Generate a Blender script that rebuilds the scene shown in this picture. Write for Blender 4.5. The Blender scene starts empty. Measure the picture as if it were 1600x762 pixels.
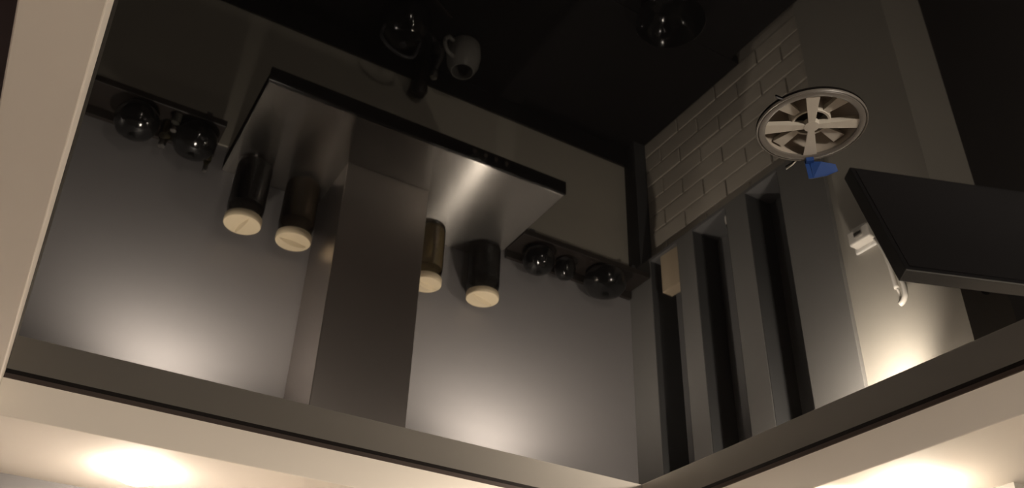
import bpy, bmesh, math, random
from mathutils import Vector, Matrix
random.seed(4)
SC = bpy.context.scene
COL = SC.collection

# ------------------------------------------------------------------ camera
cd = bpy.data.cameras.new('camera'); cam = bpy.data.objects.new('camera', cd); COL.objects.link(cam)
cd.sensor_width = 36.0; cd.lens = 32.065; cd.clip_start = 0.02
_r = Vector((0.859896, -0.509564, 0.030402)); _u = Vector((-0.300935, -0.457923, 0.836507)); _f = Vector((0.412332, 0.728458, 0.547112))
cam.matrix_world = Matrix(((_r.x, _u.x, -_f.x, 0.0), (_r.y, _u.y, -_f.y, 0.0), (_r.z, _u.z, -_f.z, 1.77), (0, 0, 0, 1)))
SC.camera = cam
# ------------------------------------------------------------------ world, exposure
w = bpy.data.worlds.new('world'); SC.world = w; w.use_nodes = True
w.node_tree.nodes['Background'].inputs[0].default_value = (0.9, 0.95, 1.0, 1); w.node_tree.nodes['Background'].inputs[1].default_value = 0.01
vs = SC.view_settings
vs.view_transform = 'Standard'; vs.look = 'None'; vs.exposure = 0.0; vs.gamma = 1.0; vs.use_curve_mapping = False
SPOT_W = 76.0      # each soffit spotlight, W
SPOT_COL = (1.0, 0.88, 0.74)
SPOT_ANGLE = 163.0
GLOW = 80.0         # emission of the frosted lamp lens
FILL_LAMP_W = 165.0    # unseen globe lamp added behind the camera as fill

# ------------------------------------------------------------------ materials
def nodes_of(m):
    m.use_nodes = True
    return m.node_tree.nodes, m.node_tree.links
def mat(name, col, rough=0.5, metal=0.0, ior=1.5, noise=0.0, scale=8.0, bump=0.0, bscale=120.0, stretch=(1, 1, 1), coat=0.0, spec=0.5):
    m = bpy.data.materials.new(name); N, L = nodes_of(m); b = N['Principled BSDF']
    b.inputs['Base Color'].default_value = (*col, 1); b.inputs['Roughness'].default_value = rough
    b.inputs['Metallic'].default_value = metal; b.inputs['IOR'].default_value = ior
    b.inputs['Coat Weight'].default_value = coat; b.inputs['Specular IOR Level'].default_value = spec
    tc = N.new('ShaderNodeTexCoord'); mp = N.new('ShaderNodeMapping'); mp.inputs['Scale'].default_value = stretch
    L.new(tc.outputs['Object'], mp.inputs[0])
    if noise:
        n = N.new('ShaderNodeTexNoise'); n.inputs['Scale'].default_value = scale; n.inputs['Detail'].default_value = 5
        L.new(mp.outputs[0], n.inputs['Vector'])
        r = N.new('ShaderNodeMix'); r.data_type = 'RGBA'
        r.inputs[6].default_value = (*[c * (1 - noise) for c in col], 1); r.inputs[7].default_value = (*[min(1, c * (1 + noise)) for c in col], 1)
        L.new(n.outputs[0], r.inputs[0]); L.new(r.outputs[2], b.inputs['Base Color'])
    if bump:
        n2 = N.new('ShaderNodeTexNoise'); n2.inputs['Scale'].default_value = bscale; n2.inputs['Detail'].default_value = 3
        L.new(mp.outputs[0], n2.inputs['Vector'])
        bp = N.new('ShaderNodeBump'); bp.inputs['Strength'].default_value = bump; bp.inputs['Distance'].default_value = 0.002
        L.new(n2.outputs[0], bp.inputs['Height']); L.new(bp.outputs[0], b.inputs['Normal'])
    return m
M = {}
M['film'] = mat('black_stretch_film', (0.0035, 0.0033, 0.0035), rough=0.022, ior=1.5, noise=0.15, scale=3)
M['plaster'] = mat('white_painted_plaster', (0.78, 0.715, 0.63), rough=0.75, noise=0.02, scale=5, bump=0.03)
M['insert'] = mat('dark_gap_insert', (0.03, 0.016, 0.010), rough=0.6, noise=0.1)
M['grey'] = mat('grey_satin_paint', (0.215, 0.205, 0.205), rough=0.5, noise=0.04, scale=6, bump=0.04, bscale=60, stretch=(1, 1, 6))
M['greypanel'] = mat('grey_satin_board', (0.165, 0.16, 0.152), rough=0.5, noise=0.04, scale=6, stretch=(6, 6, 1))
M['lining'] = mat('charcoal_board', (0.15, 0.147, 0.147), rough=0.6, noise=0.1, scale=20)
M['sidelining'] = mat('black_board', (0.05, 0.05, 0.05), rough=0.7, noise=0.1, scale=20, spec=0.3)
M['pale'] = mat('pale_wall_paint', (0.37, 0.345, 0.30), rough=0.6, noise=0.03, scale=6, bump=0.05)
M['splash'] = mat('beige_splashback', (0.40, 0.37, 0.31), rough=0.45, noise=0.05, scale=4)
M['brick'] = mat('pale_brick_glaze', (0.60, 0.54, 0.46), rough=0.5, noise=0.12, scale=9, bump=0.15, bscale=40)
M['mortar'] = mat('grey_mortar', (0.55, 0.50, 0.43), rough=0.9, noise=0.1, scale=30)
M['dark'] = mat('dark_stone_top', (0.010, 0.009, 0.009), rough=0.55, noise=0.3, scale=40, spec=0.2)
M['cab'] = mat('dark_cabinet_front', (0.03, 0.028, 0.028), rough=0.4, noise=0.1)
M['wood'] = mat('dark_stained_wood', (0.020, 0.015, 0.012), rough=0.45, noise=0.35, scale=9, stretch=(1, 12, 12))
M['floor'] = mat('brown_floor', (0.07, 0.045, 0.03), rough=0.5, noise=0.2, scale=4, stretch=(1, 8, 1))
M['roomwall'] = mat('dim_room_paint', (0.10, 0.09, 0.085), rough=0.8, noise=0.05)
M['darkceil'] = mat('dark_brown_ceiling', (0.055, 0.030, 0.031), rough=0.8, noise=0.05)
M['blackglass'] = mat('black_glass', (0.004, 0.004, 0.004), rough=0.12, noise=0.1)
M['blackpl'] = mat('black_plastic', (0.06, 0.06, 0.064), rough=0.35, noise=0.1)
M['silver'] = mat('silver_plastic', (0.80, 0.78, 0.74), rough=0.45, noise=0.04)
M['tvscreen'] = mat('dark_matt_screen', (0.075, 0.074, 0.078), rough=0.3, noise=0.03)
M['glaze'] = mat('black_glaze', (0.006, 0.006, 0.006), rough=0.08, coat=0.5, noise=0.2)
M['cream'] = mat('cream_lid', (0.62, 0.52, 0.36), rough=0.5, noise=0.06, scale=25)
M['ventwhite'] = mat('white_vent_plastic', (0.47, 0.435, 0.375), rough=0.45, noise=0.03)
M['ventring'] = mat('clear_grey_ring', (0.12, 0.108, 0.095), rough=0.35, noise=0.05)
M['ventdark'] = mat('duct_inside', (0.27, 0.235, 0.195), rough=0.7, noise=0.15)
M['ducthole'] = mat('duct_depth', (0.03, 0.022, 0.015), rough=0.9, noise=0.15)
M['tape'] = mat('blue_tape', (0.011, 0.042, 0.17), rough=0.45, noise=0.12, scale=60)
M['white'] = mat('white_plastic', (0.72, 0.68, 0.62), rough=0.4, noise=0.02)
M['beigecard'] = mat('beige_card', (0.50, 0.40, 0.28), rough=0.8, noise=0.06, scale=30)
M['coffee'] = mat('dark_beans', (0.010, 0.007, 0.006), rough=0.6, noise=0.5, scale=90, bump=0.8, bscale=110)
M['tea'] = mat('brown_grains', (0.15, 0.105, 0.065), rough=0.7, noise=0.5, scale=140, bump=0.6, bscale=160)
M['amber'] = mat('amber_grains', (0.24, 0.175, 0.085), rough=0.6, noise=0.4, scale=120, bump=0.4, bscale=150)
M['mug'] = mat('pale_ceramic', (0.24, 0.23, 0.21), rough=0.3, noise=0.03)
M['oil'] = mat('yellow_spice', (0.16, 0.125, 0.045), rough=0.4, noise=0.2, scale=60)

def steel(name, col, rough, aniso):
    m = mat(name, col, rough=rough, metal=1.0, noise=0.05, scale=30, stretch=(1, 40, 40))
    N, L = nodes_of(m); b = N['Principled BSDF']
    b.inputs['Anisotropic'].default_value = aniso
    if aniso:
        c = N.new('ShaderNodeCombineXYZ'); c.inputs[0].default_value = 1.0
        L.new(c.outputs[0], b.inputs['Tangent'])
    return m
M['steel'] = steel('brushed_steel', (0.50, 0.475, 0.44), 0.23, 1.0)
nodes_of(M['steel'])[0]['Principled BSDF'].inputs['Anisotropic Rotation'].default_value = 0.25
M['chimney'] = steel('chimney_steel', (0.52, 0.475, 0.445), 0.33, 0.0)
nodes_of(M['chimney'])[0]['Principled BSDF'].inputs['Metallic'].default_value = 1.0
M['chrome'] = mat('satin_chrome', (0.6, 0.58, 0.55), rough=0.25, metal=1.0, noise=0.03)

def glass_mat(name, tint):
    m = bpy.data.materials.new(name); N, L = nodes_of(m)
    for n in list(N):
        if n.type == 'BSDF_PRINCIPLED': N.remove(n)
    out = [n for n in N if n.type == 'OUTPUT_MATERIAL'][0]
    t = N.new('ShaderNodeBsdfTransparent'); t.inputs[0].default_value = (*tint, 1)
    g = N.new('ShaderNodeBsdfGlossy'); g.inputs['Roughness'].default_value = 0.03
    f = N.new('ShaderNodeFresnel'); f.inputs[0].default_value = 1.5
    mx = N.new('ShaderNodeMixShader')
    L.new(f.outputs[0], mx.inputs[0]); L.new(t.outputs[0], mx.inputs[1]); L.new(g.outputs[0], mx.inputs[2]); L.new(mx.outputs[0], out.inputs[0])
    return m
M['glass'] = glass_mat('clear_jar_glass', (0.90, 0.90, 0.87))

def emit_mat(name, col, s):
    m = bpy.data.materials.new(name); N, L = nodes_of(m); b = N['Principled BSDF']
    b.inputs['Base Color'].default_value = (0.8, 0.8, 0.8, 1)
    b.inputs['Emission Color'].default_value = (*col, 1); b.inputs['Emission Strength'].default_value = s
    return m
M['lens'] = emit_mat('glowing_frosted_lens', SPOT_COL, GLOW)
M['globe'] = emit_mat('fill_lamp_globe', SPOT_COL, 3.0)  # glow of the added fill lamp behind the camera

# ------------------------------------------------------------------ mesh helpers
def link(name, bm, m, parent=None, smooth=False, bevel=0.0):
    me = bpy.data.meshes.new(name); bmesh.ops.recalc_face_normals(bm, faces=bm.faces); bm.to_mesh(me); bm.free()
    me.materials.append(m)
    if smooth:
        for p in me.polygons: p.use_smooth = True
    o = bpy.data.objects.new(name, me); COL.objects.link(o)
    if parent: o.parent = parent
    if bevel:
        b = o.modifiers.new('bevel', 'BEVEL'); b.width = bevel; b.segments = 2; b.limit_method = 'ANGLE'
    return o
def add_box(bm, a, b):
    x0, y0, z0 = a; x1, y1, z1 = b
    v = [bm.verts.new(c) for c in ((x0, y0, z0), (x1, y0, z0), (x1, y1, z0), (x0, y1, z0), (x0, y0, z1), (x1, y0, z1), (x1, y1, z1), (x0, y1, z1))]
    for f in ((0, 3, 2, 1), (4, 5, 6, 7), (0, 1, 5, 4), (1, 2, 6, 5), (2, 3, 7, 6), (3, 0, 4, 7)): bm.faces.new([v[i] for i in f])
def box(name, a, b, m, parent=None, bevel=0.0):
    bm = bmesh.new(); add_box(bm, a, b); return link(name, bm, m, parent, bevel=bevel)
def lathe(name, prof, m, parent=None, at=(0, 0, 0), n=40, smooth=True):
    """prof: (radius, z) from one end to the other; radius 0 closes."""
    bm = bmesh.new(); rings = []
    for r, z in prof:
        if r < 1e-6: rings.append([bm.verts.new((at[0], at[1], at[2] + z))])
        else: rings.append([bm.verts.new((at[0] + r * math.cos(2 * math.pi * k / n), at[1] + r * math.sin(2 * math.pi * k / n), at[2] + z)) for k in range(n)])
    for A, B in zip(rings, rings[1:]):
        for k in range(n):
            k2 = (k + 1) % n
            if len(A) == 1 and len(B) == 1: continue
            if len(A) == 1: bm.faces.new((A[0], B[k], B[k2]))
            elif len(B) == 1: bm.faces.new((A[k], A[k2], B[0]))
            else: bm.faces.new((A[k], A[k2], B[k2], B[k]))
    o = link(name, bm, m, parent, smooth)
    if smooth:
        try: o.data.set_sharp_from_angle(angle=math.radians(40))
        except Exception: pass
    return o
def add_tube(bm, pts, rad, n=8):
    pts = [Vector(p) for p in pts]; rings = []
    for i, p in enumerate(pts):
        t = (pts[min(i + 1, len(pts) - 1)] - pts[max(i - 1, 0)]).normalized()
        a = t.cross(Vector((0, 0, 1)))
        if a.length < 1e-3: a = t.cross(Vector((0, 1, 0)))
        a.normalize(); b = t.cross(a)
        rr = rad[i] if isinstance(rad, (list, tuple)) else rad
        rings.append([bm.verts.new(p + a * rr * math.cos(2 * math.pi * k / n) + b * rr * math.sin(2 * math.pi * k / n)) for k in range(n)])
    for A, B in zip(rings, rings[1:]):
        for k in range(n): bm.faces.new((A[k], A[(k + 1) % n], B[(k + 1) % n], B[k]))
    bm.faces.new(rings[0]); bm.faces.new(rings[-1])
def smooth_path(pts, k=6):
    P = [Vector(p) for p in pts]; P = [P[0] * 2 - P[1]] + P + [P[-1] * 2 - P[-2]]; out = []
    for i in range(1, len(P) - 2):
        for j in range(k):
            t = j / k
            out.append(0.5 * ((2 * P[i]) + (-P[i - 1] + P[i + 1]) * t + (2 * P[i - 1] - 5 * P[i] + 4 * P[i + 1] - P[i + 2]) * t * t + (-P[i - 1] + 3 * P[i] - 3 * P[i + 1] + P[i + 2]) * t ** 3))
    out.append(P[-2]); return out
def thing(name, label, cat, loc=(0, 0, 0), rotz=0.0, group=None):
    o = bpy.data.objects.new(name, None); COL.objects.link(o); o.location = loc; o.rotation_euler = (0, 0, rotz); o.empty_display_size = 0.05
    o['label'] = label; o['category'] = cat
    if group: o['group'] = group
    return o
def tag(o, label, cat, group=None):
    o['label'] = label; o['category'] = cat
    if group: o['group'] = group
    return o
def struct(o): o['kind'] = 'structure'; return o
def dup(root, loc, label, rotz=0.0):
    r = root.copy(); COL.objects.link(r); r.location = loc; r.rotation_euler = (0, 0, rotz); r['label'] = label
    for ch in list(root.children):
        c = ch.copy(); COL.objects.link(c); c.parent = r
        for g in list(ch.children):
            d = g.copy(); COL.objects.link(d); d.parent = c
    return r

# ------------------------------------------------------------------ the room (metres; camera at the origin of the plan, 1.77 m up)
H = 2.5                       # stretch ceiling
DROP = 0.083                  # plaster border hangs this far below it
ZS = H - DROP
XL, XR, YF = -0.0416, 1.507, 1.907   # edges of the black field
YW, XW = 2.278, 1.84          # back wall, right wall
YR = -2.2                     # rear wall
VC = (0.7185, 0.5500)         # ventilation opening
VR = 0.056

def ceiling_with_hole():
    bm = bmesh.new(); n = 48; q = 0.12
    x0, x1, y0, y1 = XL, XR, YR, YF; cx, cy = VC
    def rect(a, b, c, d): bm.faces.new([bm.verts.new((p, r, H)) for p, r in ((a, b), (c, b), (c, d), (a, d))])
    rect(x0, y0, x1, cy - q); rect(x0, cy + q, x1, y1); rect(x0, cy - q, cx - q, cy + q); rect(cx + q, cy - q, x1, cy + q)
    ci, sq = [], []
    for k in range(n):
        a = 2 * math.pi * k / n; c, s = math.cos(a), math.sin(a); m = max(abs(c), abs(s))
        ci.append(bm.verts.new((cx + VR * c, cy + VR * s, H))); sq.append(bm.verts.new((cx + q * c / m, cy + q * s / m, H)))
    for k in range(n): bm.faces.new((ci[k], ci[(k + 1) % n], sq[(k + 1) % n], sq[k]))
    bmesh.ops.remove_doubles(bm, verts=bm.verts, dist=1e-5)
    return bm
struct(link('ceiling', ceiling_with_hole(), M['film']))
struct(box('ceiling_left', (-1.5, YR, H), (-0.1155, YF, H + 0.02), M['darkceil']))
struct(box('trim_1', (-1.5, YF, ZS), (2.7, YW + 0.1, H + 0.06), M['plaster'], bevel=0.002))        # border along the back wall
struct(box('trim_2', (XR, YR, ZS), (2.7, YF, H + 0.06), M['plaster'], bevel=0.002))                # border along the right wall
struct(box('trim_3', (-0.1155, YR, ZS), (XL, YF, H + 0.06), M['plaster'], bevel=0.002))            # narrow beam on the left
struct(box('trim_4', (XL, YF - 0.004, H - 0.009), (XR, YF, H), M['insert']))
struct(box('trim_5', (XR - 0.004, YR, H - 0.009), (XR, YF - 0.004, H), M['insert']))
struct(box('floor', (-1.6, YR - 0.1, -0.05), (2.8, YW + 0.1, 0), M['floor']))
struct(box('wall_back', (-1.6, YW, 0), (2.8, YW + 0.1, ZS), M['grey']))
struct(box('wall_left', (-1.6, YR, 0), (-1.5, YW, H + 0.06), M['roomwall']))
struct(box('wall_rear', (-1.6, YR - 0.1, 0), (2.8, YR, H + 0.06), M['roomwall']))
struct(box('wall_right_far', (2.7, YR, 0), (2.8, YW, ZS), M['roomwall']))
struct(box('wall_right', (1.803, 1.062, 0), (2.0, 1.362, ZS), M['pale']))                          # pale strip between the shelves and the opening
struct(box('wall_right_tiled', (XW, 1.362, 0), (2.0, YW, 1.47), M['mortar']))
struct(box('wall_right_upper', (1.905, 1.362, 1.47), (2.0, YW, ZS), M['grey']))

# back splashback between worktop and hood / shelves
ZC = 0.894
sp = struct(box('trim_6', (-1.45, YW - 0.006, ZC + 0.088), (1.785, YW, 1.53), M['splash']))
struct(box('trim_7', (-1.45, YW - 0.014, ZC), (1.785, YW, ZC + 0.088), M['dark']))                 # dark upstand
struct(box('trim_8', (1.785, YW - 0.075, ZC), (XW, YW, 1.47), M['sidelining']))                        # dark boxing in the corner

# brick-shaped tiles on the right wall, each a piece of its own
BL, BH = 0.205, 0.064
tiled = bpy.data.objects['wall_right_tiled']
bmk = bmesh.new(); add_box(bmk, (-0.004, -BL / 2, -BH / 2), (0.001, BL / 2, BH / 2)); bmesh.ops.bevel(bmk, geom=bmk.edges[:], offset=0.002, segments=1, affect='EDGES')
brick_me = None
for row in range(8):
    zc = ZC + 0.037 + row * (BH + 0.008)
    off = 0.0 if row % 2 == 0 else (BL + 0.008) / 2
    for k in range(-1, 5):
        y0 = 1.366 + off + k * (BL + 0.008); y1 = y0 + BL
        a, b = max(y0, 1.366), min(y1, YW - 0.078)
        if b - a < 0.02: continue
        if brick_me is None:
            o = link('brick', bmk, M['brick'], tiled); brick_me = o.data
        else:
            o = bpy.data.objects.new('brick', brick_me); COL.objects.link(o); o.parent = tiled
        o.location = (XW + random.uniform(-0.0015, 0.0005), (a + b) / 2, zc); o.scale = (1, (b - a) / BL, 1)

# ------------------------------------------------------------------ worktops and base cabinets
tag(box('worktop', (-1.45, 1.66, ZC - 0.04), (XW, YW - 0.001, ZC), M['dark'], bevel=0.003), 'long black stone worktop along the back wall under the range hood', 'worktop')
tag(box('worktop', (1.22, 1.10, ZC - 0.04), (1.80, 1.659, ZC), M['dark'], bevel=0.003), 'short black worktop along the right wall in front of the brick tiles', 'worktop')
def base_cabinet(x0, x1, label):
    t = thing('base_cabinet', label, 'cabinet', ((x0 + x1) / 2, 1.98, 0)); wd = (x1 - x0) / 2 - 0.001
    box('body', (-wd, -0.26, 0.08), (wd, 0.29, ZC - 0.041), M['cab'], t)
    box('plinth', (-wd, -0.20, 0), (wd, 0.27, 0.08), M['lining'], t)
    for s in (-1, 1):
        d = box('door', (min(s * 0.002, s * wd + 0), -0.28, 0.09), (max(s * 0.002, s * wd), -0.261, ZC - 0.06), M['cab'], t, bevel=0.002)
        bm = bmesh.new(); x = s * 0.05; add_tube(bm, [(x, -0.281, 0.62), (x, -0.305, 0.63), (x, -0.305, 0.77), (x, -0.281, 0.78)], 0.005)
        link('handle', bm, M['chrome'], d, True)
base_cabinet(-0.65, 0.30, 'dark base cabinet under the worktop left of the range hood')
base_cabinet(0.301, 1.215, 'dark base cabinet below the hob in the middle of the back wall')

# ------------------------------------------------------------------ range hood
t = thing('range_hood', 'stainless steel range hood with black front edge and square chimney', 'hood', (0.757, 2.055, 1.572))
hx, hy = 0.757, 2.055
box('canopy', (0.304 - hx, 1.838 - hy, 0.002), (1.212 - hx, YW - 0.001 - hy, 0.044), M['steel'], t, bevel=0.0015)
box('front_panel', (0.302 - hx, 1.828 - hy, -0.002), (1.214 - hx, 1.838 - hy, 0.0435), M['blackglass'], t, bevel=0.001)
box('chimney', (0.604 - hx, 2.037 - hy, 0.044), (0.862 - hx, YW - 0.001 - hy, ZS - 1.572), M['chimney'], t, bevel=0.002)
for i in range(2):
    fx = 0.33 - hx + i * 0.43
    fo = box('filter', (fx, 1.87 - hy, -0.004), (fx + 0.41, 2.22 - hy, 0.002), M['chrome'], t)
for i in range(4):
    bm = bmesh.new(); bx_ = 0.90 - hx + i * 0.035
    bmesh.ops.create_cone(bm, cap_ends=True, segments=16, radius1=0.007, radius2=0.007, depth=0.006, matrix=Matrix.Translation((bx_, 1.826 - hy, 0.02)) @ Matrix.Rotation(math.pi / 2, 4, 'X'))
    link('button', bm, M['chrome'], t)

# ------------------------------------------------------------------ storage jars on the hood
def jar(loc, r, h, content, fill, label, lid_rot, wav=0.0):
    t = thing('storage_jar', label, 'jar', loc, 0, 'storage jars on the hood')
    lathe('glass_body', [(0, 0.0), (r * 0.86, 0.0), (r * 0.97, 0.006), (r, 0.018), (r, h * 0.74), (r * 0.97, h * 0.80), (r * 0.90, h * 0.85), (r * 0.88, h * 0.905)], M['glass'], t)
    lathe('contents', [(0, 0.010), (r * 0.84, 0.010), (r * 0.94, 0.017), (r * 0.965, 0.027), (r * 0.965, h * fill - 0.006), (r * 0.9, h * fill), (r * 0.4, h * fill + wav), (0, h * fill + wav * 1.4)], content, t)
    lr = 0.0505 * r / 0.05
    ld = lathe('lid', [(0, h * 0.885), (lr * 0.86, h * 0.885), (lr * 0.86, h * 0.90), (lr * 0.985, h * 0.90), (lr, h * 0.905), (lr, h * 0.985), (lr * 0.97, h), (0, h)], M['cream'], t, n=48)
    bm = bmesh.new()                                  # thin tapering finger ridge across the lid
    L_ = lr * 0.82; W0 = 0.006; Z0 = h; n = 12; top, bl, br = [], [], []
    for i in range(n + 1):
        s = -1 + 2 * i / n; wv = W0 * (1 - s * s) + 0.0004; zt = 0.012 * (1 - s * s) ** 0.7 + 0.0006
        x, y = s * L_, wv
        c, sn = math.cos(lid_rot), math.sin(lid_rot)
        bl.append(bm.verts.new((x * c - y * sn, x * sn + y * c, Z0 - 0.001))); br.append(bm.verts.new((x * c + y * sn, x * sn - y * c, Z0 - 0.001)))
        top.append(bm.verts.new((x * c, x * sn, Z0 + zt)))
    for i in range(n):
        bm.faces.new((bl[i], bl[i + 1], top[i + 1], top[i])); bm.faces.new((top[i], top[i + 1], br[i + 1], br[i])); bm.faces.new((bl[i], br[i], br[i + 1], bl[i + 1]))
    bm.faces.new((bl[0], top[0], br[0])); bm.faces.new((bl[n], br[n], top[n]))
    link('lid_ridge', bm, M['cream'], ld)
    return t
HT = 1.6162
jar((0.381, 2.188, HT), 0.051, 0.216, M['coffee'], 0.72, 'glass jar nearly full of black beans, farthest left on the hood', 1.75)
jar((0.530, 2.197, HT), 0.050, 0.214, M['tea'], 0.70, 'glass jar of brown grains standing just left of the hood chimney', 0.1)
jar((0.952, 2.205, HT), 0.048, 0.212, M['amber'], 0.74, 'glass jar of amber grains half hidden by the right side of the chimney', 0.2)
jar((1.152, 2.212, HT), 0.052, 0.196, M['coffee'], 0.66, 'shorter glass jar of dark leaves, farthest right on the hood', 0.35, 0.01)

# ------------------------------------------------------------------ wall shelves with round pots
def wall_shelf(x0, x1, z, label):
    t = thing('wall_shelf', label, 'shelf', ((x0 + x1) / 2, YW, z)); hw = (x1 - x0) / 2
    box('board', (-hw, -0.125, -0.022), (hw, -0.001, 0), M['wood'], t, bevel=0.002)
    box('back_rail', (-hw, -0.014, 0), (hw, -0.001, 0.03), M['wood'], t, bevel=0.001)
    for s in (-1, 1): box('bracket', (s * (hw - 0.05) - 0.008, -0.10, -0.05), (s * (hw - 0.05) + 0.008, -0.001, -0.0222), M['blackpl'], t)
ZSH = 1.556
wall_shelf(1.262, 1.783, ZSH, 'dark wooden wall shelf right of the hood reaching the corner')
wall_shelf(-0.30, 0.272, ZSH, 'dark wooden wall shelf left of the range hood')
def pot(loc, r, h, label, knob=True):
    t = thing('round_pot', label, 'pot', loc, 0, 'round dark pots on the wall shelves')
    lathe('body', [(0, 0), (r * 0.55, 0), (r * 0.80, h * 0.10), (r * 0.97, h * 0.30), (r, h * 0.48), (r * 0.93, h * 0.66), (r * 0.80, h * 0.76), (r * 0.78, h * 0.775)], M['glaze'], t)
    lathe('lid', [(r * 0.80, h * 0.765), (r * 0.81, h * 0.79), (r * 0.62, h * 0.87), (r * 0.30, h * 0.93), (0, h * 0.94)], M['glaze'], t)
    if knob: lathe('knob', [(r * 0.10, h * 0.93), (r * 0.10, h * 0.96), (r * 0.17, h * 0.98), (r * 0.15, h * 1.02), (0, h * 1.03)], M['glaze'], t, n=20)
pot((1.352, 2.204, ZSH + .0003), 0.055, 0.100, 'round black glazed pot next to the hood on the right shelf')
pot((1.462, 2.210, ZSH + .0003), 0.037, 0.085, 'small round black pot, middle one of the right shelf', False)
pot((1.618, 2.196, ZSH + .0003), 0.076, 0.105, 'wide round black pot near the corner on the right shelf')
pot((0.045, 2.200, ZSH + .0003), 0.060, 0.105, 'round black pot at the far left end of the left shelf')
pot((0.204, 2.200, ZSH + .0003), 0.061, 0.105, 'round black pot nearest the hood on the left shelf')
def spice(loc, r, h, m, label):
    t = thing('spice_bottle', label, 'bottle', loc, 0, 'spice bottles on the left shelf')
    lathe('glass_body', [(0, 0), (r, 0), (r, h * 0.62), (r * 0.6, h * 0.74), (r * 0.55, h * 0.86)], M['glass'], t, n=24)
    lathe('contents', [(0, 0.003), (r * 0.93, 0.003), (r * 0.93, h * 0.55), (0, h * 0.56)], m, t, n=24)
    lathe('cap', [(0, h * 0.84), (r * 0.64, h * 0.84), (r * 0.64, h), (0, h)], M['chrome'], t, n=24)
spice((0.126, 2.225, ZSH + .0003), 0.017, 0.085, M['oil'], 'small bottle of yellow spice between the two left pots')
spice((0.140, 2.172, ZSH + .0003), 0.014, 0.060, M['mug'], 'tiny pale bottle in front of the yellow spice bottle')
spice((0.2555, 2.252, ZSH + .0003), 0.0115, 0.10, M['oil'], 'slim yellow spice bottle at the hood end of the left shelf')

# ------------------------------------------------------------------ open niche shelves on the right wall
X0, X1 = 1.789, 1.904
t = thing('niche_shelf', 'tall grey board unit with three dark open niches on the right wall', 'shelf', (X0, 1.82, 1.47))
def nb(name, a, b, m): return box(name, (a[0] - X0, a[1] - 1.82, a[2] - 1.47), (b[0] - X0, b[1] - 1.82, b[2] - 1.47), m, t)
ZN0, ZN1 = 1.4705, ZS - 0.0005
strips = [(1.526, 1.668), (1.759, 1.924), (2.004, 2.154)]
edges = [1.3625] + [v for s in strips for v in s] + [YW - 0.0005]
for i in range(0, len(edges), 2): nb('stile', (X0, edges[i], ZN0), (X1, edges[i + 1], ZN1), M['greypanel'])
for a, b in strips:
    nb('back_board', (X1 - 0.008, a, ZN0), (X1, b, ZN1), M['lining'])
    nb('niche_floor', (X0, a, ZN0), (X1 - 0.008, b, ZN0 + 0.012), M['lining'])
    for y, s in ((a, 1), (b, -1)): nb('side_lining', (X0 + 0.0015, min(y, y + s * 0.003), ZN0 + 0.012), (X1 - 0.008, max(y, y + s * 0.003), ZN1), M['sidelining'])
bx = thing('card_box', 'small beige card box standing in the niche nearest the corner', 'box', (1.822, 2.062, ZN0 + 0.0123), 0.05)
box('carton', (-0.022, -0.047, 0), (0.022, 0.047, 0.145), M['beigecard'], bx, bevel=0.002)
box('flap', (-0.022, -0.047, 0.1455), (0.022, 0.047, 0.1475), M['beigecard'], bx)
sh = thing('salt_shaker', 'tiny white shaker standing on the middle niche floor', 'shaker', (1.83, 1.79, ZN0 + 0.0123))
lathe('body', [(0, 0), (0.012, 0), (0.013, 0.02), (0.010, 0.034)], M['white'], sh, n=20); lathe('cap', [(0.0105, 0.0335), (0.0105, 0.04), (0.006, 0.046), (0, 0.047)], M['chrome'], sh, n=20)

# ------------------------------------------------------------------ things on the worktop
m = thing('jug', 'pale ceramic jug with a loop handle on the worktop below the hood', 'jug', (0.968, 2.10, ZC + .0003), 0.4)
lathe('body', [(0, 0), (0.046, 0), (0.056, 0.012), (0.060, 0.06), (0.055, 0.10), (0.040, 0.130), (0.036, 0.130), (0.050, 0.095), (0.054, 0.06), (0.050, 0.016), (0, 0.01)], M['mug'], m)
bm = bmesh.new(); add_tube(bm, smooth_path([(-0.052, 0, 0.10), (-0.085, 0, 0.098), (-0.100, 0, 0.065), (-0.085, 0, 0.035), (-0.056, 0, 0.03)]), 0.007, 10); link('handle', bm, M['mug'], m, True)
k = thing('kettle', 'dark glossy kettle on the worktop left of the pale jug', 'kettle', (0.735, 2.08, ZC + .0003))
lathe('body', [(0, 0), (0.080, 0), (0.088, 0.015), (0.085, 0.06), (0.065, 0.10), (0.045, 0.115)], M['glaze'], k)
lathe('lid', [(0.046, 0.113), (0.044, 0.122), (0.02, 0.130), (0, 0.132)], M['glaze'], k)
lathe('knob', [(0.006, 0.128), (0.006, 0.138), (0.012, 0.145), (0, 0.152)], M['blackpl'], k, n=20)
bm = bmesh.new(); add_tube(bm, smooth_path([(0.078, 0, 0.05), (0.11, 0, 0.075), (0.125, 0, 0.115)]), [0.018] * 6 + [0.013] * 6 + [0.010], 12); link('spout', bm, M['glaze'], k, True)
bm = bmesh.new(); add_tube(bm, smooth_path([(-0.07, 0, 0.09), (-0.075, 0, 0.15), (-0.02, 0, 0.19), (0.04, 0, 0.18), (0.06, 0, 0.10)]), 0.006, 8); link('handle', bm, M['blackpl'], k, True)
g = thing('glass_carafe', 'small clear glass carafe between the kettle and the jug', 'carafe', (0.888, 2.158, ZC + .0003))
lathe('glass_body', [(0, 0), (0.032, 0), (0.036, 0.012), (0.034, 0.06), (0.018, 0.10), (0.016, 0.12), (0.020, 0.13)], M['glass'], g, n=28)
lathe('stopper', [(0, 0.125), (0.014, 0.125), (0.016, 0.14), (0.012, 0.152), (0, 0.155)], M['chrome'], g, n=20)
pm = thing('pepper_mill', 'slim dark pepper mill close to the splashback behind the kettle', 'mill', (0.868, 2.225, ZC + .0003))
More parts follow.
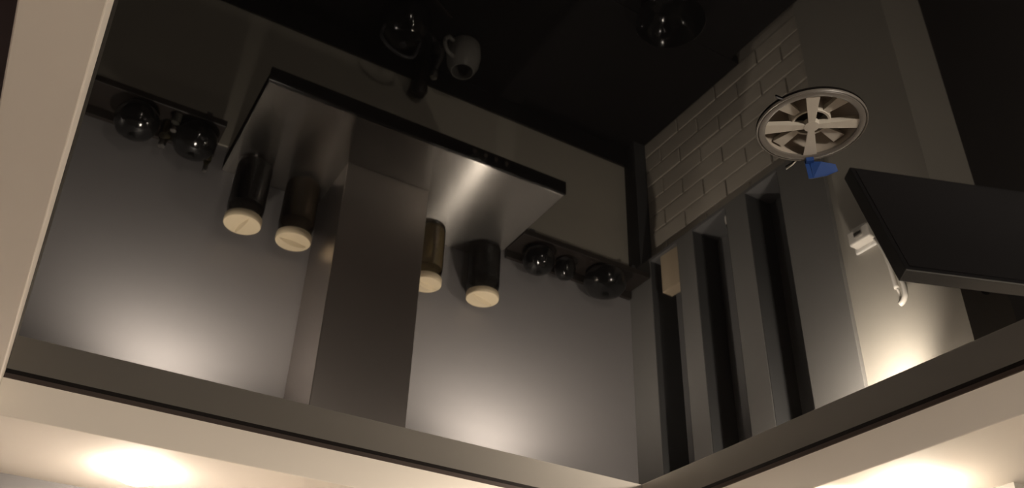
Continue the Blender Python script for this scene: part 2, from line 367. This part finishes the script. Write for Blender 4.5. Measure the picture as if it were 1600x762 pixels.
lathe('body', [(0, 0), (0.026, 0), (0.027, 0.02), (0.017, 0.06), (0.021, 0.12), (0.022, 0.135)], M['wood'], pm, n=24)
lathe('head', [(0.0215, 0.136), (0.027, 0.148), (0.029, 0.17), (0.020, 0.19), (0, 0.195)], M['wood'], pm, n=24)
sp_ = thing('spatula', 'pale spatula lying flat on the worktop in front of the kettle', 'spatula', (0.72, 1.93, ZC + .0003), 0.5)
box('blade', (-0.03, -0.02, 0), (0.03, 0.02, 0.003), M['mug'], sp_, bevel=0.001); box('handle', (0.03, -0.006, 0), (0.17, 0.006, 0.008), M['wood'], sp_, bevel=0.002)
cb = thing('bowl', 'dark glazed bowl on the worktop near the corner', 'bowl', (1.456, 1.575, ZC + .0003))
lathe('body', [(0, 0), (0.05, 0), (0.055, 0.008), (0.10, 0.05), (0.115, 0.085), (0.111, 0.085), (0.095, 0.05), (0.05, 0.012), (0, 0.012)], M['glaze'], cb)
lathe('foot_ring', [(0.04, 0), (0.052, 0), (0.052, 0.004), (0.04, 0.004)], M['lining'], cb)

# ------------------------------------------------------------------ television in the opening, adapter and cable beside it
ang = math.atan2(-0.35, 0.937)
tv = thing('television', 'black flat television tilted downward on a bracket in the opening', 'television', (1.399, 0.920, 2.281), ang)
tilt = Matrix.Rotation(math.radians(18), 4, 'X')
def tvbox(name, a, b, mm, bev=0.0, parent=tv):
    bm = bmesh.new(); add_box(bm, a, b); bm.transform(tilt); return link(name, bm, mm, parent, bevel=bev)
body = tvbox('housing', (0, 0.0, -0.350), (0.62, 0.032, -0.0), M['blackpl'], 0.002)
tvbox('top_edge', (0.0, 0.0, 0.0002), (0.62, 0.027, 0.004), M['silver'])
tvbox('screen', (0.010, -0.002, -0.336), (0.610, 0.0, -0.010), M['tvscreen'])
tvbox('back_box', (0.16, 0.032, -0.29), (0.50, 0.055, -0.08), M['blackpl'], 0.004)
bm = bmesh.new(); add_tube(bm, [(0.34, 0.09, -0.19), (0.36, 0.18, -0.18), (0.407, 0.288, -0.17)], 0.012, 10); link('bracket_arm', bm, M['blackpl'], tv, True)
ad = thing('power_adapter', 'white plug adapter in a socket on the pale wall behind the television', 'adapter', (1.803, 1.272, 1.86))
bm = bmesh.new(); add_box(bm, (-0.009, -0.042, -0.040), (-0.0003, 0.042, 0.040)); link('socket_plate', bm, M['silver'], ad, bevel=0.003)
bm = bmesh.new(); add_box(bm, (-0.040, -0.034, -0.012), (-0.0093, 0.034, 0.030)); link('plug_body', bm, M['white'], ad, bevel=0.004)
bm = bmesh.new(); add_box(bm, (-0.046, -0.014, 0.004), (-0.0402, 0.010, 0.016)); link('plug_cap', bm, M['chrome'], ad, bevel=0.001)
bm = bmesh.new()
add_tube(bm, smooth_path([(1.775, 1.232, 1.90), (1.770, 1.216, 1.935), (1.767, 1.205, 1.98), (1.767, 1.201, 2.03), (1.767, 1.199, 2.068)]), 0.0062, 8)
add_tube(bm, smooth_path([(1.760, 1.170, 1.97), (1.765, 1.180, 2.02), (1.767, 1.178, 2.065), (1.767, 1.180, 2.094), (1.767, 1.190, 2.108), (1.767, 1.200, 2.112)]), 0.0070, 8)
add_tube(bm, smooth_path([(1.767, 1.199, 2.068), (1.772, 1.197, 2.085), (1.767, 1.200, 2.112)]), 0.0030, 8)
tag(link('white_cable', bm, M['white'], None, True), 'thick white cable hooked in a loop beside the television', 'cable')

# ------------------------------------------------------------------ ventilation outlet in the black ceiling
v = thing('ceiling_vent', 'round white ventilation outlet with crossed arms in the black ceiling', 'vent', (VC[0], VC[1], H))
lathe('outer_ring', [(0.0545, -0.0003), (0.0545, -0.003), (0.0565, -0.0042), (0.0615, -0.0035), (0.0632, -0.0015), (0.0632, -0.0003)], M['ventring'], v, n=64)
lathe('rim_wire', [(0.0628, -0.0005), (0.0628, -0.0032), (0.0640, -0.0036), (0.0648, -0.0026), (0.0648, -0.0005)], M['ventring'], v, n=64)
lathe('funnel', [(VR - 0.0004, -0.001), (VR - 0.001, 0.010), (0.050, 0.016), (0.024, 0.026), (0.024, 0.06)], M['ventdark'], v, n=48)
lathe('duct_end', [(0.024, 0.058), (0, 0.059)], M['ducthole'], v, n=32)
lathe('inner_ring', [(0.0200, 0.004), (0.0200, 0.022), (0.0240, 0.026), (0.0240, 0.008), (0.0225, 0.004), (0.0200, 0.004)], M['ventwhite'], v, n=48)
def arm(name, ang, r0, r1, w0, w1, z0, z1, mm):
    bm = bmesh.new(); c, s = math.cos(ang), math.sin(ang)
    def p(r, wd, z): return bm.verts.new((r * c - wd * s, r * s + wd * c, z))
    V = [p(r0, -w0, z0), p(r0, w0, z0), p(r1, w1, z0), p(r1, -w1, z0), p(r0, -w0 * 0.7, z1), p(r0, w0 * 0.7, z1), p(r1, w1 * 0.7, z1), p(r1, -w1 * 0.7, z1)]
    for f in ((0, 1, 2, 3), (7, 6, 5, 4), (0, 4, 5, 1), (1, 5, 6, 2), (2, 6, 7, 3), (3, 7, 4, 0)): bm.faces.new([V[i] for i in f])
    return link(name, bm, mm, v)
A0 = math.atan2(0.0796, 0.0767)      # the arm that shows as the vertical one
A1 = math.atan2(-0.0656, 0.0803)
for a in (A0, A1, A0 + math.pi, A1 + math.pi): arm('arm', a, 0.003, 0.0552, 0.0034, 0.0082, -0.0022, 0.006, M['ventwhite'])
lathe('hub', [(0, -0.0030), (0.009, -0.0026), (0.0095, 0.004), (0, 0.005)], M['ventwhite'], v, n=24)
mid = (A0 + A1) / 2
for q in range(4):
    arm('deep_rib', mid + q * math.pi / 2, 0.0235, 0.0515, 0.0045, 0.0085, 0.0055, 0.013, M['ventwhite'])
# blue tape flag on the rim
tp = thing('blue_tape', 'folded blue tape flag hanging from the rim of the ceiling vent', 'tape', (0.7610, 0.5965, H - 0.0040), math.atan2(-0.62, 0.78))
def sheet(name, pts, th, mm, parent):
    bm = bmesh.new(); n = len(pts)
    f = [bm.verts.new(p) for p in pts]; k_ = [bm.verts.new((p[0], p[1] + th, p[2])) for p in pts]
    bm.faces.new(f); bm.faces.new(k_[::-1])
    for i in range(n): bm.faces.new((f[i], k_[i], k_[(i + 1) % n], f[(i + 1) % n]))
    return link(name, bm, mm, parent)
sheet('stuck_end', [(-0.004, -0.006, 0.0), (0.005, -0.007, 0.0), (0.005, -0.007, -0.006), (-0.004, -0.006, -0.006)], 0.012, M['tape'], tp)
sheet('fold', [(-0.005, 0, 0), (0.0005, 0, 0), (0.0015, -0.001, -0.029), (-0.004, -0.001, -0.029)], 0.0012, M['tape'], tp)
sheet('flag', [(0.0006, -0.001, -0.003), (0.014, -0.003, -0.0055), (0.031, -0.001, -0.0095), (0.033, 0.001, -0.0185), (0.018, 0.0, -0.0255), (0.0016, -0.001, -0.029)], 0.0008, M['tape'], tp)
bm = bmesh.new(); add_tube(bm, [(0.7515, 0.6055, H - 0.0008), (0.7530, 0.6150, H - 0.0016), (0.7526, 0.6263, H - 0.0022)], 0.0009, 6)
tag(link('wire_and_shadow', bm, M['white'], None, True), 'short pale wire end sticking out beside the blue tape', 'wire')
bm = bmesh.new(); add_tube(bm, [(0.6462, 0.5351, H - 0.0012), (0.6522, 0.5346, H - 0.0014), (0.6582, 0.5340, H - 0.0010)], 0.0010, 6)  # shadow of the pale wire end, modelled as a thin dark tube
tag(link('wire_and_shadow', bm, M['blackpl'], None, True), 'thin dark tick standing for the shadow of the wire end, on the far rim of the vent', 'wire')

# ------------------------------------------------------------------ spotlights in the plaster border
def downlight(x, y, label, aim=(0, 0, -1)):
    t = thing('downlight', label, 'light', (x, y, ZS), 0, 'spotlights in the plaster border')
    lathe('ring', [(0.0498, -0.0003), (0.0498, -0.0016), (0.053, -0.0014), (0.056, -0.0006), (0.056, -0.0002)], M['white'], t, n=40)
    lathe('lens', [(0.0495, -0.0005), (0.0495, -0.012), (0.043, -0.022), (0.026, -0.029), (0, -0.031)], M['lens'], t, n=40)
    ld = bpy.data.lights.new('spot', 'SPOT'); ld.energy = SPOT_W; ld.color = SPOT_COL; ld.spot_size = math.radians(SPOT_ANGLE); ld.spot_blend = 0.8; ld.shadow_soft_size = 0.018
    lo = bpy.data.objects.new('spot_beam', ld); COL.objects.link(lo); lo.parent = t; lo.location = (0, 0, -0.055)
    lo.rotation_euler = Vector(aim).to_track_quat('-Z', 'Y').to_euler()
downlight(0.265, 2.070, 'glowing spotlight in the back border, the leftmost in the picture', (0.1, 0.1, -1))
downlight(1.225, 2.055, 'glowing spotlight in the back border above the right wall shelf', (0.0, 0.1, -1))
downlight(1.655, 1.190, 'glowing spotlight in the right border above the television', (0.2, 1.5, -1))
downlight(-0.70, 2.085, 'unseen spotlight added for fill light in the back border left of the beam')  # this and the next two are unseen, added to help light the room
downlight(1.650, 0.15, 'unseen spotlight added for fill light in the right border nearest the dining end')
downlight(1.650, -0.85, 'unseen spotlight added for fill light in the right border behind the viewer')
# globe lamp added behind the camera, unseen, to help light the room
pl = thing('fill_lamp', 'unseen floor lamp with a white globe, added behind the viewer for fill light', 'lamp', (0.75, -1.75, 0))
lathe('base', [(0, 0), (0.14, 0), (0.14, 0.015), (0.02, 0.03), (0, 0.03)], M['blackpl'], pl)
lathe('pole', [(0.011, 0.025), (0.011, 1.36)], M['blackpl'], pl, n=16)
lathe('globe', [(0, 1.35)] + [(0.12 * math.sin(math.pi * i / 16), 1.47 - 0.12 * math.cos(math.pi * i / 16)) for i in range(1, 16)] + [(0, 1.59)], M['globe'], pl)
ld = bpy.data.lights.new('fill_light', 'POINT'); ld.energy = FILL_LAMP_W; ld.color = SPOT_COL; ld.shadow_soft_size = 0.12
lo = bpy.data.objects.new('fill_light', ld); COL.objects.link(lo); lo.parent = pl; lo.location = (0, 0, 1.47 + 0.26)
